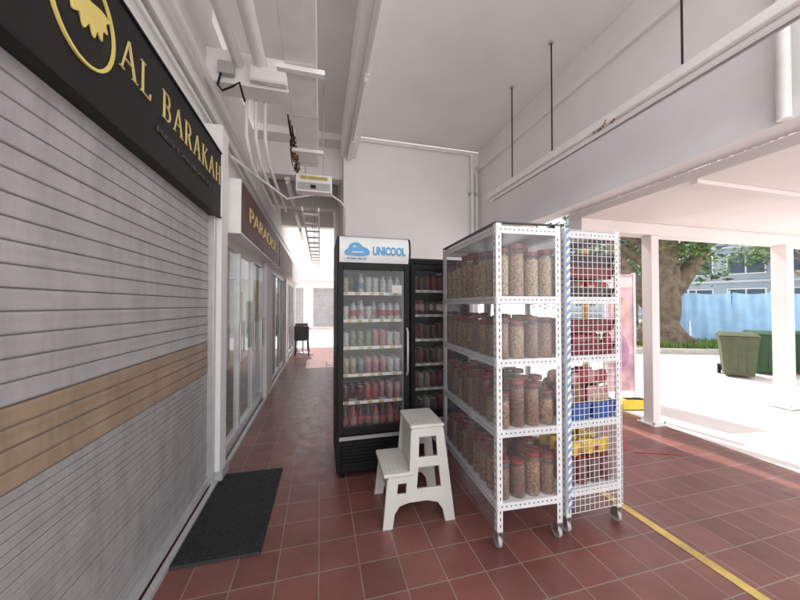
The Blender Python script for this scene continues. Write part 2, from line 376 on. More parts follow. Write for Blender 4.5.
def bay(y0, y1, label, cols, n):
    t = thing('glass_shopfront', label, 'shopfront', (-.88, y0, 0)); L = y1-y0
    f = MB(); f.box(-.03,.03,0,L,0.0,.12); f.box(-.03,.03,0,L,2.02,2.12); f.box(-.03,.03,0,L,2.5,2.56)
    for i in range(n+1):
        y = L*i/n; f.box(-.028,.028,max(0,y-.03),min(L,y+.03),.121,2.019)
    f.build('frame', alu, t, .002)
    for i in range(n):
        a = L*i/n+.03; b = L*(i+1)/n-.03
        MB().add([(0,a,.12),(0,b,.12),(0,b,2.02),(0,a,2.02)], [(0,1,2,3)]).build('pane', shop_glass, t)
        MB().tube([(.06,b-.08,.85),(.06,b-.08,1.25)], .012, 8).build('door_handle', zinc, t)
    for i, (ya, yb, za, zb, m) in enumerate(cols):
        B(-.02,-.012,ya,yb,za,zb).build('poster', m, t)
    return t
p_pink = M('poster_pink', (.62, .28, .36), .5, .5, 9); p_green = M('poster_green', (.12, .30, .16), .5, .5, 10); p_yel = M('poster_yellow', (.6, .45, .15), .5, .4, 10)
p_white = M('poster_white', (.7, .7, .68), .5, .1, 10); p_red = M('poster_red', (.5, .07, .06), .5, .4, 12)
bay(3.06, 5.15, 'glass shopfront with posters under the brown sign, nearest the shutter', [(.15,.55,1.3,1.85,p_white),(.75,1.0,1.1,1.6,p_pink),(1.2,1.6,.9,1.5,p_green),(1.7,2.0,1.2,1.8,p_yel)], 3)
bay(5.85, 8.0, 'glass shopfront under the red sign, middle of the corridor', [(.2,.7,1.0,1.8,p_red),(1.1,1.7,.8,1.7,p_white)], 3)
bay(8.45, 10.8, 'farthest glass shopfront along the left side of the corridor', [(.3,.9,1.0,1.8,p_yel)], 3)
for i, (a, b, lb) in enumerate(((5.18,5.82,'wide white pillar just past the brown shop sign'),(8.03,8.42,'white pillar between the two farthest shopfronts'),(10.83,11.0,'last white pillar at the far end of the shop row'))):
    t = tag(B(-1.0,-.80,a,b,0,2.6).build('shop_pillar', white_paint, bevel=.006), lb, 'pillar')
def sign2(y0, y1, m, txt, tm, label, z0=2.02, z1=2.60, x=-.70):
    t = thing('shop_sign', label, 'sign', (x, y0, 0))
    B(-.22,0,0,y1-y0,z0+.08,z1).build('sign_box', conduit, t, .004)
    B(.001,.010,.02,y1-y0-.02,z0+.10,z1-.02).build('sign_face', m, t)
    if txt: text(txt, (y1-y0)*.75, .15, tm, t, FX(.012, (y1-y0)*.12, z0+.26), ext=.006, off=-.005)
sign2(3.08, 5.6, brown_sign, 'PARADISE', gold, 'brown shop sign with gold letters over the nearest glass shopfront')
sign2(5.75, 8.2, red_sign, '', conduit, 'dull red shop sign hanging past the brown one')
sign2(8.4, 10.9, p_white, '', gold, 'pale blank shop sign farthest along the corridor')
t = thing('shop_shelf', 'dark shelf of goods behind the nearest shop window', 'shelf', (-1.75, 3.3, 0))
B(-.12,.12,0,1.7,0,2.0).build('cabinet', brown_sign, t)
for k in range(4):
    B(.125,.3,0,1.7,.4+k*.42,.43+k*.42).build('shelf_board', alu, t)
    mb = MB()
    for j in range(9):
        y = .05+j*.18; mb.box(.14,.27,y,y+.13,.432+k*.42,.60+k*.42+.06*random.random(), random.randrange(4))
    tag(mb.build('boxed_goods', [p_pink, p_green, p_yel, p_white], t), kind='stuff')

# ================================================================== CEILING SERVICES
t = thing('cable_trunking', 'wide white cable trunking hanging under the ceiling left of centre', 'trunking', (-.125, 0, 3.0))
B(-.10,.10,YB,3.60,0,.13).build('tray', conduit, t, .004)
for y in (1.45,2.65,3.5):
    B(-.104,.104,y,y+.006,-.003,.133).build('joint_strip', conduit_grey, t)
for y in (.6,2.1,3.2):
    MB().tube([(-.06,y,.13),(-.06,y,1.04)], .005, 6).build('hanger_rod', conduit_grey, t); MB().tube([(.06,y,.13),(.06,y,1.04)], .005, 6).build('hanger_rod', conduit_grey, t)
    B(-.15,.15,y-.02,y+.02,-.035,-.004).build('bracket', conduit, t)
def batten(name, label, loc, L, group=None, tubes=1, m=conduit):
    t = thing(name, label, 'light', loc, 0, group)
    B(-.035,.035,0,L,0,.05).build('housing', m, t, .004)
    for k in range(max(1, int(L//1.25))):
        y = .03+k*1.25
        MB().tube([(0,y+.03,-.025),(0,y+1.17,-.025)], .014, 10).build('tube', lamp_white, t)
        for e in (y, y+1.17): B(-.018,.018,e,e+.03,-.045,-.001).build('lamp_holder', conduit, t)
    return t
batten('light_batten', 'long white fluorescent light batten under the beam above the tall fridge', (.42, .4, 3.645), 4.3)
YE = 3.72
t = thing('light_trunking', 'long white light trunking hung on thin rods at the right', 'light', (2.2, 0, 2.88))
B(-.035,.035,YB,YE,0,.06).build('housing', conduit, t, .003)
B(-.055,.055,YB,YE,-.012,-.001).build('reflector', conduit, t)
B(-.016,.016,YB,YE-.02,-.045,-.013).build('tube', lamp_white, t, .008)
B(.058,.070,YB,YE,-.03,.02).build('side_rail', conduit_grey, t)
for y in (1.42,2.55,3.2):
    MB().tube([(0,y,.06),(0,y,1.168)], .007, 6).build('hanger_rod', black_pl, t)
    B(-.02,.02,y-.02,y+.02,1.15,1.169).build('rod_plate', conduit_grey, t)
mb = MB()
for k in range(7):
    a = random.uniform(0, 6); mb.tube([(-.04+.02*math.cos(a),1.86+k*.03,-.02),(0,1.88+k*.03+.02*math.sin(a),.065),(.06,1.87+k*.03,.0)], .008, 5)
mb.build('cable_tie', rust, t)

def pipe(label, pts, r, m=conduit, name='ceiling_pipe', group=None):
    return tag(MB().tube(pts, r, 12, 0).build(name, m), label, 'pipe', group)
pipe('thick white ceiling pipe next to the wide trunking', [(-.50,YB,3.50),(-.50,2.85,3.50)], .055)
pipe('second white ceiling pipe, left of the thick one', [(-.68,YB,3.50),(-.68,2.85,3.50)], .042)
pipe('thin white pipe highest along the left wall', [(-.86,YB,3.25),(-.86,4.9,3.25)], .025)
pipe('thin grey pipe on the left wall over the signs', [(-.87,YB,3.0),(-.87,10,3.0)], .018, conduit_grey)
for i, x in enumerate((-.66, -.58, -.50)):
    pipe('vertical white conduit beside the ceiling junction boxes, one of three', [(x,3.08,3.62),(x,3.08,3.0),(x,3.3,2.85),(x,4.9,2.85)], .016, group='vertical conduits by the junction boxes')
pipe('white conduit along the top of the end wall', [(.56,4.72,3.98),(2.50,4.72,3.98)], .02)
t = thing('drain_pipe', 'white vertical pipe pair at the right edge of the end wall', 'pipe', (2.46, 4.70, 0))
MB().tube([(0,0,.0),(0,0,3.98)], .03, 10).build('large_pipe', conduit, t); MB().tube([(.08,.01,0),(.08,.01,3.7)], .018, 8).build('small_pipe', conduit, t)
for z in (2.3, 3.3): B(-.05,.11,-.02,.045,z,z+.03).build('pipe_clamp', conduit_grey, t)
pipe('white vertical pipe on the edge beam at the upper right corner', [(2.54,1.14,3.68),(2.54,1.14,2.5)], .03, conduit)
pipe('white conduit bending down the wall end behind the tall fridge', [(-.85,3.3,2.9),(-.4,4.0,2.75),(.1,4.5,3.05),(.30,4.72,3.0),(.37,4.72,2.9),(.37,4.72,1.6)], .014)
t = thing('junction_box', 'beige junction box on the ceiling cross beam beside the trunking', 'box', (-.42, 2.845, 3.34))
B(-.16,.14,-.05,.0,0,.13).build('body', conduit, t, .004); B(-.15,.13,-.056,-.051,.01,.12).build('cover', conduit, t)
t = thing('junction_box', 'small grey junction box with black cable at the left end of the cross beam', 'box', (-.76, 2.845, 3.36))
B(-.06,.06,-.05,.0,0,.10).build('body', conduit_grey, t, .004)
MB().tube([(-.04,-.03,0),(-.06,-.04,-.10),(-.02,-.06,-.16),(.05,-.04,-.10),(.10,-.03,-.05),(.14,-.02,-.2)], .009, 6).build('cable', black_pl, t)
mb = MB()
for k in range(9):
    y = 2.9+k*.09; o_ = random.uniform(-.03,.03)
    mb.tube([(-.29+o_,y,.13),(-.27+o_,y+.06,-.03),(-.25-o_,y+.1,.02),(-.28,y+.2,-.06+o_),(-.24,y+.28,.08)], .007, 6, random.randrange(2))
tag(mb.build('cable_tangle', [black_pl, rust], loc=(0,0,3.02)), 'dark tangle of cables beside the wide ceiling trunking', 'cables')
t = thing('emergency_light', 'white emergency light box hanging at the end of the trunking', 'light', (-.07, 3.70, 2.74))
B(-.20,.20,-.05,.08,0,.20).build('housing', conduit, t, .006)
B(-.18,.18,-.058,-.051,.02,.10).build('dark_panel', conduit_grey, t); B(-.04,.02,-.064,-.0585,.035,.075).build('indicator', black_pl, t)
B(-.15,.15,-.058,-.051,.14,.175).build('label_strip', p_yel, t)
MB().tube([(-.1,.02,.20),(-.1,.02,1.30)], .006, 6).build('hanger', conduit_grey, t); MB().tube([(.1,.02,.20),(.1,.02,1.30)], .006, 6).build('hanger', conduit_grey, t)
t = thing('cable_ladder', 'narrow metal cable ladder running down the corridor behind the emergency light', 'cable ladder', (-.12, 4.0, 2.62))
for x in (-.1, .1): B(x-.01,x+.01,0,6.0,0,.05).build('side_rail', conduit, t)
for k in range(12): B(-.089,.089,.2+k*.48,.26+k*.48,.01,.03).build('rung', conduit, t)
for y in (1.1, 2.7, 4.3): MB().tube([(0,y,.03),(0,y,.84)], .006, 6).build('hanger_rod', conduit_grey, t)
bl = batten('light_batten', 'short light batten on the first corridor cross beam, nearest of the far three', (-.5, 5.02, 3.37), 1.4, 'corridor light battens')
dup(bl, (-.5, 6.75, 3.37), 0, 'short light batten in the middle of the far corridor'); dup(bl, (-.5, 8.3, 3.37), 0, 'short light batten farthest along the corridor')

# ================================================================== MAT
t = thing('door_mat', 'black studded rubber mat on the red tiles by the shutter', 'mat', (-.575, 2.46, 0), R(-1))
mb = MB(); mb.taper((-.255,.255,-.49,.49),(-.245,.245,-.48,.48),.001,.013); mb.build('base', mat_rub, t)
mb = MB()
for i in range(18):
    for j in range(36):
        x = -.232+i*.0273; y = -.465+j*.0266
        if (i+j) % 2: mb.box(x-.009,x+.009,y-.004,y+.004,.013,.018)
        else: mb.box(x-.004,x+.004,y-.009,y+.009,.013,.018)
mb.build('studs', mat_rub, t)

# ================================================================== STEP STOOL
st = thing('step_stool', 'off-white plastic two-step stool in front of the fridge', 'step stool', (.40, 2.02, 0), R(-2))
out = [(0,0),(.06,0),(.075,.09),(.11,.135),(.17,.15),(.30,.15),(.375,.13),(.41,.08),(.425,0),(.49,0),(.425,.60),(.415,.615),(.215,.615),(.20,.60),(.185,.32),(.05,.32),(.035,.30)]
h1 = [(.10,.275),(.165,.275),(.16,.20),(.09,.20)]
h2 = [(.25,.56),(.375,.56),(.385,.42),(.243,.42)]
h3 = [(.24,.365),(.39,.365),(.405,.22),(.225,.22)]
for y in (.012, .318):
    me = plate(out, [h1, h2, h3], .016, .004)
    o = place_mesh(me, 'side_panel', cream_pl, st, (lambda yy: (lambda c: Vector((c.x, yy+c.z, c.y))))(y))
    for v in o.data.vertices:
        v.co.y += (-1 if y < .1 else 1)*(.62-v.co.z)*.07
B(.19,.435,-.005,.335,.61,.638).build('tread', cream_pl, st, .012)
B(.005,.215,-.025,.355,.312,.34).build('tread', cream_pl, st, .012)
mb = MB()
for i in range(7): mb.box(.22+i*.028,.23+i*.028,.03,.30,.6382,.641)
mb.build('grip_ribs', cream_pl, st, .001)
mb = MB()
for i in range(5): mb.box(.03+i*.03,.04+i*.03,.01,.32,.3402,.343)
mb.build('grip_ribs', cream_pl, st, .001)
B(.202,.216,.03,.30,.345,.608).build('riser', cream_pl, st, .004); B(.035,.05,.0,.33,.20,.31).build('riser', cream_pl, st, .004)
B(.405,.418,.02,.31,.46,.608).build('back_brace', cream_pl, st, .004)

# ================================================================== FRIDGES
def fridge(loc, W, H, D, label, header, nsh, second=False):
    t = thing('display_fridge', label, 'fridge', loc)
    zb = .38; zt = H-.235 if header else H-.06
    w = .035
    mb = MB(); mb.box(0,w,0,D,.06,H); mb.box(W-w,W,0,D,.06,H); mb.box(w,W-w,D-w,D,.06,H); mb.box(w,W-w,0,D-w,H-.03,H); mb.box(w,W-w,.0,D-w,.06,zb-.02)
    if header: mb.box(w,W-w,.05,D-w,zt+.01,H-.031)
    else: mb.box(w,W-w,.0,D-w,zt+.01,H-.031)
    mb.build('cabinet', black_pl, t, .004)
    li = MB(); c = w+.001
    li.box(c,c+.008,.04,D-w-.012,zb,zt); li.box(W-c-.008,W-c,.04,D-w-.012,zb,zt); li.box(c,W-c,D-w-.012,D-w-.002,zb,zt); li.box(c+.009,W-c-.009,.04,D-w-.013,zb-.018,zb+.004)
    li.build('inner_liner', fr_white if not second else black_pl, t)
    f = MB(); f.box(.004,.05,-.035,-.003,zb,zt); f.box(W-.05,W-.004,-.035,-.003,zb,zt); f.box(.051,W-.051,-.035,-.003,zt-.05,zt); f.box(.051,W-.051,-.035,-.003,zb,zb+.06)
    d = f.build('door_frame', black_pl, t, .003)
    MB().add([(.05,-.02,zb+.06),(W-.05,-.02,zb+.06),(W-.05,-.02,zt-.05),(.05,-.02,zt-.05)], [(0,1,2,3)]).build('glass_pane', glass, d)
    hx = W-.03
    MB().tube([(hx,-.036,.85),(hx,-.07,.88),(hx,-.07,1.22),(hx,-.036,1.25)], .010, 8).build('handle', alu, d)
    g = MB()
    for k in range(7): g.box(.04,W-.04,-.012,-.001,.12+k*.028,.136+k*.028)
    g.build('grille', black_pl, t, .002)
    B(.02,W-.02,-.006,-.001,.325,.355).build('trim_strip', conduit_grey, t)
    for x in (.05, W-.05):
        for y in (.06, D-.06): MB().tube([(x,y,0),(x,y,.06)], .02, 8).build('foot', black_pl, t)
    levels = [zb+.006]+[zb+.012+(zt-.02-zb)*k/nsh for k in range(1, nsh)]
    for z in levels[1:]:
        s = MB()
        for k in range(15): y = .06+k*(D-.14)/14; s.box(.046,W-.046,y-.0025,y+.0025,z-.005,z)
        s.box(.046,.052,.05,D-.06,z-.012,z-.0055); s.box(W-.052,W-.046,.05,D-.06,z-.012,z-.0055)
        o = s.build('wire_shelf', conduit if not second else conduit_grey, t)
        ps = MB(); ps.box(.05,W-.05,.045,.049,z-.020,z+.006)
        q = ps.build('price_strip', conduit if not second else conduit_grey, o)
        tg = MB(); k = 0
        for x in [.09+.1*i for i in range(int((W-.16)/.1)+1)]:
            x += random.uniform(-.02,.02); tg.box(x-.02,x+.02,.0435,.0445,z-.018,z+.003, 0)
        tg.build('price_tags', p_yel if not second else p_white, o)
    return t, levels
F1 = (.137, 2.62, 0)
f1, lv1 = fridge(F1, .62, 2.03, .65, 'tall black glass-door drinks fridge with white and blue header', True, 6)
hd = MB(); prof = [(-.030,1.805),(-.046,1.85),(-.055,1.90),(-.052,1.95),(-.038,2.0),(-.015,2.022),(.04,2.028)]
K = len(prof); vs = [(x, y, z) for x in (.014, .606) for y, z in prof]
hd.add(vs, [(i, K+i, K+i+1, i+1) for i in range(K-1)], 0, True)
hb = hd.build('header_panel', fr_header, f1)
for xa in (.0, .606):
    cp = MB(); pp = [(y-.003, z) for y, z in prof]+[(.048,1.79),(-.03,1.79)]; n = len(pp)
    vs = [(xa-.001, y, z) for y, z in pp]+[(xa+.015, y, z) for y, z in pp]
    cp.add(vs, [tuple(range(n)), tuple(range(2*n-1, n-1, -1))]+[(i, (i+1) % n, n+(i+1) % n, n+i) for i in range(n)]); cp.build('header_cap', black_pl, hb)
B(.016,.604,-.034,-.004,1.786,1.804).build('header_trim', black_pl, hb)
text('UNICOOL', .285, .072, lblue, hb, FY(-.056, .29, 1.868), ext=.002, off=.045)
me = plate(smooth_poly([(.065,1.868),(.06,1.895),(.085,1.918),(.10,1.948),(.14,1.968),(.18,1.960),(.205,1.935),(.24,1.922),(.262,1.895),(.25,1.865),(.16,1.858)]), [circ(.14,1.935,.016,.009,12)], .004); place_mesh(me, 'logo', blue, hb, lambda c: Vector((c.x, -.058-c.z, c.y)))
for (xa, xb) in ((.075,.10),(.11,.155),(.165,.20),(.21,.24)):
    B(xa,xb,-.052,-.0475,1.832,1.842).build('logo', blue, hb)
me = plate([(.12,1.889),(.21,1.893),(.212,1.885),(.12,1.881)], [], .002); place_mesh(me, 'logo', fr_header, hb, lambda c: Vector((c.x, -.0615-c.z, c.y)))
F2 = (.83, 2.86, 0)
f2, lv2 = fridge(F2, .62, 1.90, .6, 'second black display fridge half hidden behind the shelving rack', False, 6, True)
B(.46,.55,-.0218,-.0205,1.55,1.62).build('sticker', p_white, f1)

def bottle(name, m, capm, lab, h=.2, r=.03, body=None):
    t = thing(name, None, None)
    MB().lathe([(0,0),(r*.9,0),(r,.008),(r,h*.58),(r*.8,h*.7),(r*.36,h*.86),(r*.36,h*.93),(0,h*.93)], 12).build('body', m, t)
    MB().lathe([(r*.42,h*.92),(r*.42,h),(0,h)], 10).build('cap', capm, t)
    MB().lathe([(r*1.02,h*.2),(r*1.02,h*.52)], 12).build('wrap_label', lab, t)
    return t
def can(name, m, h=.12, r=.03):
    t = thing(name, None, None)
    MB().lathe([(0,0),(r*.8,0),(r,.008),(r,h-.012),(r*.82,h-.002)], 12).build('body', m, t)
    MB().lathe([(r*.82,h-.002),(r*.78,h-.006),(0,h-.006)], 12).build('lid', alu, t)
    return t
dk = M('drink_dark', (.06, .015, .012), .2, .1); dr = M('drink_red', (.32, .05, .05), .3, .4, 40); dw = M('drink_white', (.46, .46, .45), .35, .4, 50)
dg = M('drink_green', (.18, .24, .16), .3, .4, 40); dy = M('drink_yellow', (.36, .29, .18), .3, .4, 40); dp = M('drink_pink', (.38, .20, .20), .3, .5, 50); db = M('drink_blue', (.16, .22, .32), .3, .4, 40)
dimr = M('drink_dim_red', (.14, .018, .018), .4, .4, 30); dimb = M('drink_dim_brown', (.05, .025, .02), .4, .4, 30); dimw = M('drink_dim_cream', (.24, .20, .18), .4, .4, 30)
protos = {
 0: ([bottle('drink_bottle', dk, lid_red, dr, .20, .029), bottle('drink_bottle', dr, lid_red, dp, .20, .029)], 'dark bottle with red cap on the bottom shelf of the drinks fridge'),
 1: ([can('drink_can', dr, .13), can('drink_can', dp, .14), can('drink_can', dk, .12)], 'red or pink can on the second lowest fridge shelf'),
 2: ([can('drink_can', dp, .14), can('drink_can', dw, .12), can('drink_can', dy, .13), can('drink_can', db, .12)], 'pink white or yellow can on the third fridge shelf from the bottom'),
 3: ([can('drink_can', dw, .12), can('drink_can', dg, .13), can('drink_can', dp, .14)], 'white green or pink can on the fourth fridge shelf from the bottom'),
 4: ([bottle('drink_bottle', dw, lid_white, dp, .17), bottle('drink_bottle', dw, lid_red, dr, .16), can('drink_can', dw, .12)], 'small mixed drink on the second highest fridge shelf'),
 5: ([bottle('drink_bottle', dw, lid_white, dw, .15), can('drink_can', dy, .13), bottle('drink_bottle', dw, lid_white, db, .17), can('drink_can', dw, .14)], 'pale bottle or can on the top fridge shelf'),
}
words = ['one','two','three','four','five','six']
for s, z in enumerate(lv1):
    ps, lb = protos[s]
    for p in ps: tag(p, lb, 'drink', 'drinks on fridge shelf level %s' % words[s])
    used = set()
    for i in range(8):
        pi = (i//2+s+(random.random() < .3)) % len(ps)
        for j in range(3):
            if random.random() < .12 and (j or random.random() < .4): continue
            L = (F1[0]+.078+i*.0655+random.uniform(-.003,.003), F1[1]+.085+j*.085+random.uniform(-.012,.012), z+.001)
            if pi not in used: ps[pi].location = L; used.add(pi)
            else: dup(ps[pi], L, random.uniform(-.5, .5))
    for q in range(len(ps)):
        if q not in used: ps[q].location = (F1[0]+.085+.075*q, F1[1]+.085+.255, z+.001)
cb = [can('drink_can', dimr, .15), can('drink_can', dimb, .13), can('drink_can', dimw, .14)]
first = [True]*3
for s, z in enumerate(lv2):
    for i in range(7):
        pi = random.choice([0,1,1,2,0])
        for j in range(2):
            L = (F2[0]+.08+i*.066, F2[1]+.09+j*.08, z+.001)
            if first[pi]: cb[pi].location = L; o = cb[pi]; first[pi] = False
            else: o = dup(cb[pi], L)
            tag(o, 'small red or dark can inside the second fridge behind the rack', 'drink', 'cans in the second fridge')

# ================================================================== RACKS
LV = [.27, .70, 1.12, 1.50, 1.925]
def rack(loc, rz, W, D, label, mode):
    t = thing('shelving_rack', label, 'shelving rack', loc, rz)
    for x, sx in ((0, 1), (W, -1)):
        for y, sy in ((0, 1), (D, -1)):
            mb = MB(); a = .036; th = .003
            xa, xb = sorted((x, x+sx*a)); ya, yb = sorted((y, y+sy*th)); mb.box(xa,xb,ya,yb,.105,1.945)
            xa, xb = sorted((x, x+sx*th)); ya, yb = sorted((y+sy*th, y+sy*a)); mb.box(xa,xb,ya,yb,.105,1.945)
            z = .13
            while z < 1.93:
                cx = x+sx*.02; yo = y-sy*.0006; q = sorted((yo, y+sy*.0002)); mb.box(cx-.003,cx+.003,q[0],q[1],z,z+.018,1)
                cy = y+sy*.02; xo = x-sx*.0006; q = sorted((xo, x+sx*.0002)); mb.box(q[0],q[1],cy-.003,cy+.003,z,z+.018,1)
                z += .04
            mb.build('post', [steel_w, hole], t)
            c = MB(); px = x+sx*.018; py = y+sy*.018
            c.box(px-.02,px+.02,py-.02,py+.02,.098,.104); c.box(px-.016,px-.013,py-.018,py+.03,.035,.097); c.box(px+.013,px+.016,py-.018,py+.03,.035,.097)
            co = c.build('castor', zinc, t)
            MB().tube([(px-.011,py+.012,.038),(px+.011,py+.012,.038)], .037, 16).build('wheel', conduit_grey, co)
    for z in LV:
        s = MB(); s.box(.005,W-.005,.005,D-.005,z-.003,z)
        s.box(.002,W-.002,-.0025,.0045,z-.042,z+.003); s.box(.002,W-.002,D-.0045,D+.0025,z-.042,z+.003)
        s.box(-.0025,.0045,.006,D-.006,z-.042,z+.003); s.box(W-.0045,W+.0025,.006,D-.006,z-.042,z+.003)
        k = int(W/.03)
        for i in range(1, k): s.box(i*.03-.004,i*.03+.004,-.0035,-.0026,z-.022,z-.014,1)
        k = int(D/.03)
        for i in range(1, k): s.box(-.0035,-.0026,i*.03-.004,i*.03+.004,z-.022,z-.014,1)
        s.build('shelf', [steel_w, hole], t)
    return t
R1 = Vector((1.02, 1.65, 0)); RZ1 = R(-3); W1 = .44; D1 = .95
r1 = rack(R1, RZ1, W1, D1, 'white slotted-angle rack of snack jars with a hazy cover on its left side', 1)
nb = MB(); vs = []; fs = []; NY = 24; NZ = 10
for i in range(NY+1):
    for j in range(NZ+1):
        vs.append((-.009+.0035*math.sin(i*.9+j*.7)+.002*math.sin(i*2.3-j), .015+(D1-.03)*i/NY, .12+1.81*j/NZ))
for i in range(NY):
    for j in range(NZ): fs.append((i*(NZ+1)+j, (i+1)*(NZ+1)+j, (i+1)*(NZ+1)+j+1, i*(NZ+1)+j+1))
nb.add(vs, fs, 0, True); nb.build('side_cover', net, r1)
mb = MB(); n = 12; vs = []; fs = []
for i in range(n+1):
    for j in range(9):
        x = .04+(W1-.08)*i/n; vs.append((x, -.010+.006*math.sin(i*1.3+j*.5)+.003*math.sin(j*2.1), .28+1.64*j/8))
for i in range(n):
    for j in range(8): fs.append((i*9+j, (i+1)*9+j, (i+1)*9+j+1, i*9+j+1))
mb.add(vs, fs, 0, True); mb.build('plastic_film', film, r1)
tc_ = MB()
for (a,b,c,d) in ((-.004,W1+.004,-.004,.03),(-.004,W1+.004,D1-.03,D1+.004),(-.004,.03,.0301,D1-.0301),(W1-.03,W1+.004,.0301,D1-.0301)): tc_.box(a,b,c,d,1.947,1.955)
tc_.build('top_edging', grey_rub, r1, .002)
R2 = Vector((1.515, 1.655, 0)); W2 = .44; D2 = .95
r2 = rack(R2, R(0), W2, D2, 'white slotted-angle rack with wire grid door and red snack packs', 2)
g = MB()
for i in range(12): x = .012+i*(W2-.024)/11; g.tube([(x,-.018,.14),(x,-.018,1.93)], .0020, 5)
for k in range(45): z = .14+k*1.79/44; g.tube([(.012,-.0218,z),(W2-.012,-.0218,z)], .0018, 5)
go = g.build('wire_grid', conduit, r2)
g = MB()
for i in range(25): y = .012+i*(D2-.024)/24; g.tube([(W2+.012,y,.14),(W2+.012,y,1.93)], .0018, 4)
for k in range(45): z = .14+k*1.79/44; g.tube([(W2+.0155,.012,z),(W2+.0155,D2-.012,z)], .0018, 4)
g.build('wire_grid', conduit, r2)
tp = MB(); k = 0; z = .16
while z < 1.9:
    tp.add([(-.008,-.0265,z),(.018,-.0265,z+.022),(.018,-.0265,z+.047),(-.008,-.0265,z+.025),(-.008,-.0245,z),(.018,-.0245,z+.022),(.018,-.0245,z+.047),(-.008,-.0245,z+.025)], [(0,1,2,3),(7,6,5,4),(0,4,5,1),(1,5,6,2),(2,6,7,3),(3,7,4,0)], k % 2)
    z += .0255; k += 1
tp.build('striped_tape', [M('tape_blue', (.18, .36, .66), .5, .2), M('tape_white', (.8, .82, .85), .5, .1)], r2)

def jar(content, lidm, h, r, fill=.82):
    t = thing('snack_jar', None, None)
    MB().lathe([(0,.001),(r*.94,.001),(r,.01),(r,h*.84),(r*.92,h*.90),(r*.86,h*.91)], 16).build('container', jar_pl, t)
    MB().lathe([(0,.005),(r*.90,.005),(r*.945,.012),(r*.945,h*fill),(r*.7,h*(fill+.03)),(0,h*(fill+.04))], 16).build('snacks', content, t)
    MB().lathe([(r*.90,h*.905),(r*.92,h*.915),(r*.92,h*.99),(r*.88,h),(0,h)], 16).build('lid', lidm, t)
    return t
spec = [
 ([jar(sn[1], lid_red, .24, .047, .7), jar(sn[3], lid_red, .22, .047), jar(sn[2], lid_red, .26, .047, .76)], 'clear jar of dark snacks with red lid on the lowest shelf of the jar rack'),
 ([jar(sn[1], lid_brown, .26, .047), jar(sn[2], lid_brown, .21, .048, .72), jar(sn[3], lid_red, .28, .046)], 'brown snack jar on the second lowest shelf of the jar rack'),
 ([jar(sn[2], lid_red, .23, .047), jar(sn[3], lid_brown, .26, .047, .76), jar(sn[1], lid_brown, .25, .047)], 'snack jar with dark red lid on the middle shelf of the jar rack'),
 ([jar(sn[0], lid_brown, .30, .048), jar(sn[2], lid_brown, .33, .048, .78), jar(sn[0], lid_brown, .28, .047)], 'tall jar of pale snacks on the upper shelf of the jar rack'),
]
rot = Matrix.Rotation(RZ1, 3, 'Z')
for s, (ps, lb) in enumerate(spec):
    for p in ps: tag(p, lb, 'jar', 'snack jars on jar rack level %s' % words[s])
    used = set()
    for j in range(9):
        for i in range(4):
            pi = random.choice([0,1,2])
            if j == 0: pi = (i+s) % 3
            if j > 0 and i in (1, 2) and random.random() < .2: continue
            L = R1+rot @ Vector((.068+i*.102+random.uniform(-.002,.002), .065+j*.102+random.uniform(-.002,.002), LV[s]+.001))
            if pi not in used: ps[pi].location = L; used.add(pi)
            else: dup(ps[pi], L, random.uniform(0, 6))

def pillow_mesh(w, h, th):
    nx, nz = 8, 10; vs = []; fs = []
    for side in (-1, 1):
        for i in range(nx+1):
            for j in range(nz+1):
                u = 2*i/nx-1; v = 2*j/nz-1
                f = max(0, (1-u**4)*(1-v**4))**.6
                vs.append((u*w/2, side*th/2*f+.002*math.sin(7*u+5*v), (v+1)*h/2))
    N = (nx+1)*(nz+1)
    for sd in (0, 1):
        for i in range(nx):
            for j in range(nz):
                a = sd*N+i*(nz+1)+j; q = (a, a+nz+1, a+nz+2, a+1); fs.append(q if sd == 0 else q[::-1])
    return MB().add(vs, fs, 0, True)
k_red = M('pack_red', (.36, .04, .05), .35, .5, 25); k_dred = M('pack_dark_red', (.17, .025, .035), .35, .5, 25); k_pink = M('pack_pink', (.52, .27, .27), .35, .4, 25)
k_yel = M('pack_yellow', (.70, .48, .07), .3, .3, 25); k_brown = M('pack_brown', (.20, .10, .06), .35, .5, 35); k_blue = M('tray_blue', (.035, .10, .34), .4, .15)
k_lab = M('pack_label_cream', (.60, .46, .30), .4, .4, 30)
def pack(m, w, h, th, lab=None, name='snack_pack'):
    t = thing(name, None, None)
    pillow_mesh(w, h, th).build('pouch', m, t)
    if lab: pillow_mesh(w*.5, h*.4, .006).build('pouch_label', lab, t, loc=(0, -th*.50, h*.3))
    return t
def place(ps, spots, label, group, cat='snack pack'):
    used = set()
    for (pi, x, y, z, rz) in spots:
        L = (R2.x+x, R2.y+y, z)
        if pi not in used: o = ps[pi]; o.location = L; o.rotation_euler.z = rz; used.add(pi)
        else: o = dup(ps[pi], L, rz)
        tag(o, label, cat, group)
def grid(n, z, step, x0=.065, dx=.062, rows=5, y0=.06, nx=6):
    return [(random.randrange(n) if (i+j) >= n else (i+j), x0+i*dx+random.uniform(-.008,.008), y0+j*step+random.uniform(-.015,.015), z+random.uniform(0,.012), random.uniform(-.6,.6)) for j in range(rows) for i in range(nx)]
place([pack(k_dred,.08,.09,.05), pack(k_brown,.08,.09,.05), pack(k_red,.07,.09,.05,k_lab)], grid(3, LV[3]+.015, .1, rows=4), 'dark red or brown snack pouch on the upper shelf behind the wire grid', 'pouches on grid rack upper shelf')
place([pack(k_dred,.08,.11,.05,k_red), pack(k_red,.08,.12,.05), pack(k_brown,.08,.11,.05)], grid(3, LV[2]+.015, .1, rows=4), 'dark red snack pouch on the middle shelf behind the wire grid', 'pouches on grid rack middle shelf')
